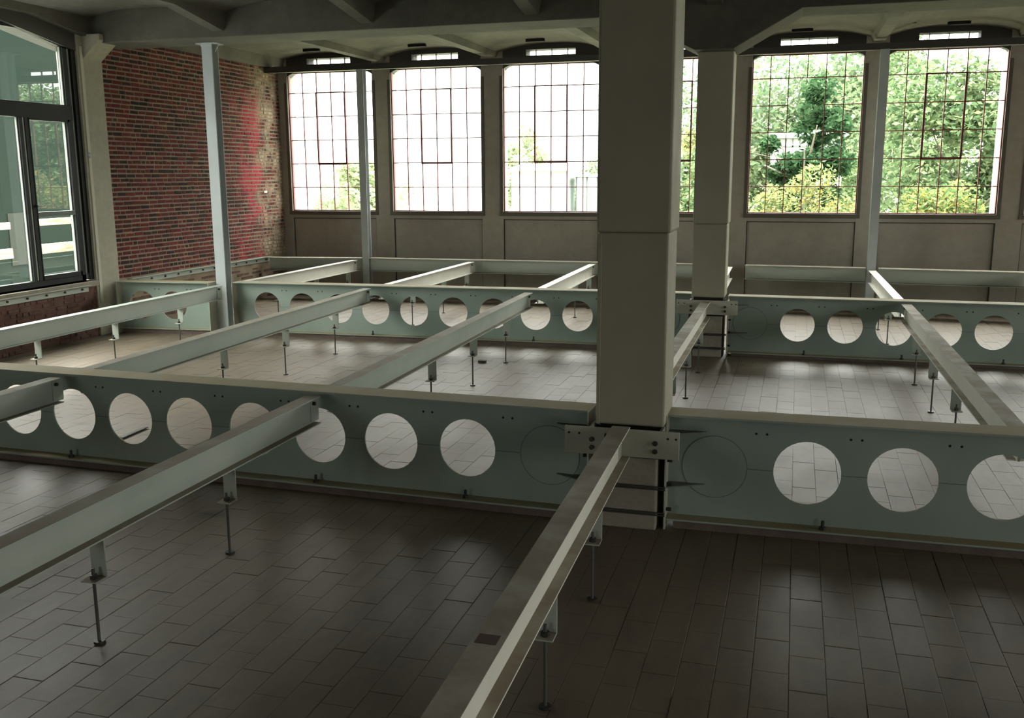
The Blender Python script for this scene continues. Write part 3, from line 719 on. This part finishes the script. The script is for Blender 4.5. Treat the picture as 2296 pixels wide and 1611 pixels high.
tree(-6.6, 51, 11, 4.2, 1.8, LG, 'loose green tree behind and left of the dark ivy tree', 17000, lsz=.12, sq=2.2)
tree(5.2, 53, 11, 3.8, 2.6, LG, 'green tree right of the dark ivy tree', 16000, lsz=.12, sq=2)
tree(4.2, 28.5, 6.6, 2.5, 1.3, LG, 'large green tree filling the rightmost tall window', 24000, lsz=.10, sq=2.2)
tree(8.4, 33.5, 8.0, 3.2, 1.3, LG, 'broad green tree at the right edge of the rightmost window', 16000, lsz=.12, sq=2)
tree(1.6, 66, 12, 9.0, 3.2, LH, 'pale tree crown high behind the green trees', 26000, lsz=.22, sq=3)
tree(-4.8, 41, 5.0, 2.0, 1.0, LY, 'yellowing tree seen low in the third window from the brick wall', 6000, lsz=.13)
tree(-10.6, 47, 3.2, 1.6, .0, LP, 'faint pale tree seen low through the third window', 4000, lsz=.14)
tree(-21.5, 47, 4.0, 3.0, .2, LP, 'faint pale tree seen low through the leftmost tall window', 5000, lsz=.16)
tree(-14.2, 50, 6.0, 2.0, 1.6, LP, 'faint pale tree at the right side of the second window', 4000, lsz=.15)
tree(.2, 22.8, 3.6, 1.35, -.1, LY, 'yellow-leaved bush at the bottom of the window right of the far column', 10000, 'bush', .06, trunk=False, sq=1.8)
tree(2.95, 23.2, 3.4, 1.1, -.1, LB, 'yellow-green bush at the bottom left of the rightmost window', 10000, 'bush', .06, trunk=False, sq=1.8)
tree(5.5, 23.6, 3.7, 1.25, 0, LG, 'green bush at the bottom right of the rightmost window', 8000, 'bush', .07, trunk=False, sq=1.8)
tree(-2.7, 26, 4.0, 1.5, .2, LG, 'green bush seen between the two box columns', 6000, 'bush', .09, trunk=False, sq=1.5)
# white glazed building among the trees
white = mat('white_wall', (.30,.31,.30), .8, 0, .1); wbar = mat('grey_bar', (.07,.08,.08), .7)
def house(x0, x1, y, z0, z1, lab, nx=5, nz=3, roof=.5, m=white, bars=True):
    Hh = empty('glazed_building', ((x0+x1)/2,y,-3), label=lab, cat='building'); w_ = (x1-x0)/2
    MB().box(-w_,w_,0,4,0,z1+3).build('wall', m, Hh)
    MB().prism([(-.25,z1+3),(4.25,z1+3),(2,z1+3+roof)], 'x', -w_-.2, w_+.2).build('roof', mat('pale_roof', (.45,.52,.48), .7), Hh)
    if bars:
        for i in range(nx+1):
            x = -w_+2*w_*i/nx; MB().box(x-.03,x+.03,-.05,0,z0+3,z1+3).build('mullion', wbar, Hh)
        for i in range(nz+1):
            z = z0+3+(z1-z0)*i/nz; MB().box(-w_,w_,-.05,0,z-.03,z+.03).build('transom', wbar, Hh)
house(-1.2, .3, 45, 2.0, 3.05, 'white glazed building left of the dark ivy tree', 5, 3, .3)
house(.75, 1.8, 45, 2.0, 3.15, 'white glazed building right of the dark ivy tree', 4, 3, .3)
house(-11.4, -9.6, 39, -.2, 1.7, 'pale white shed seen low in the third window from the brick wall', 2, 2, .3, bars=False)
house(-9.3, -7.9, 42, -.2, 1.45, 'pale bluish low building beside the yellowing tree', 3, 1, .1, m=mat('pale_blue_wall', (.55,.68,.68), .7))
# white post outside the rightmost window
tag(MB().box(3.215,3.305,18.45,18.62,-3,4.5).build('drain_pipe_casing', mat('white_casing', (.8,.8,.8), .7), bevel=.01), 'white vertical casing outside, at the right edge of the rightmost window', 'pipe')

# left: terrace with board railing and dark building across the yard
tag(MB().box(-12.9,WX-.36,3,13.2,-.35,-.25).build('terrace', mat('pale_terrace', (.55,.57,.6), .8)), 'pale terrace outside the large left window', kind='structure')
tag(MB().box(-60,WX-.36,-10,WY+.5,-3.2,-3.0).build('yard', mat('dark_yard', (.05,.055,.045), 1, 0, 0)), 'dark yard below the terrace', kind='structure')
fb = empty('dark_facade', (-30,18,-3.0), label='dark green-grey building across the yard outside the left window', cat='building')
MB().box(-1,1,-20,30,0,10.6).build('wall', mat('dark_green_render', (.010,.015,.0125), 1, 0, 0), fb)
for i in range(8): MB().box(1.0,1.04,-14+i*4.4,-12.6+i*4.4,1.2,3.2).build('window', M['frame'], fb)
board = mat('raw_board', (.62,.50,.36), .8); _t = NT(board)
_t.l(_t.ramp(_t.noise(3,5,.6,'World',stretch=(1,1,12)), [(.35,(.38,.26,.16)),(.6,(.66,.58,.46))]), _t.b.inputs['Base Color'])
RL = empty('board_railing', (-12.2,13.3,-.25), label='railing of raw boards on steel uprights on the terrace outside the left window', cat='railing')
for z0, z1 in ((1.03,1.14),(.56,.72)):
    MB().box(-.02,.02,-1.1,-.48,z0-.02,z1-.02).build('board', board, RL); MB().box(-.02,.02,-.05,1.1,z0,z1).build('board', board, RL)
for y in (-1.0,-.8,.1,1.9): MB().box(-.05,-.02,y-.02,y+.02,0,1.25).build('upright', M['rod'], RL)
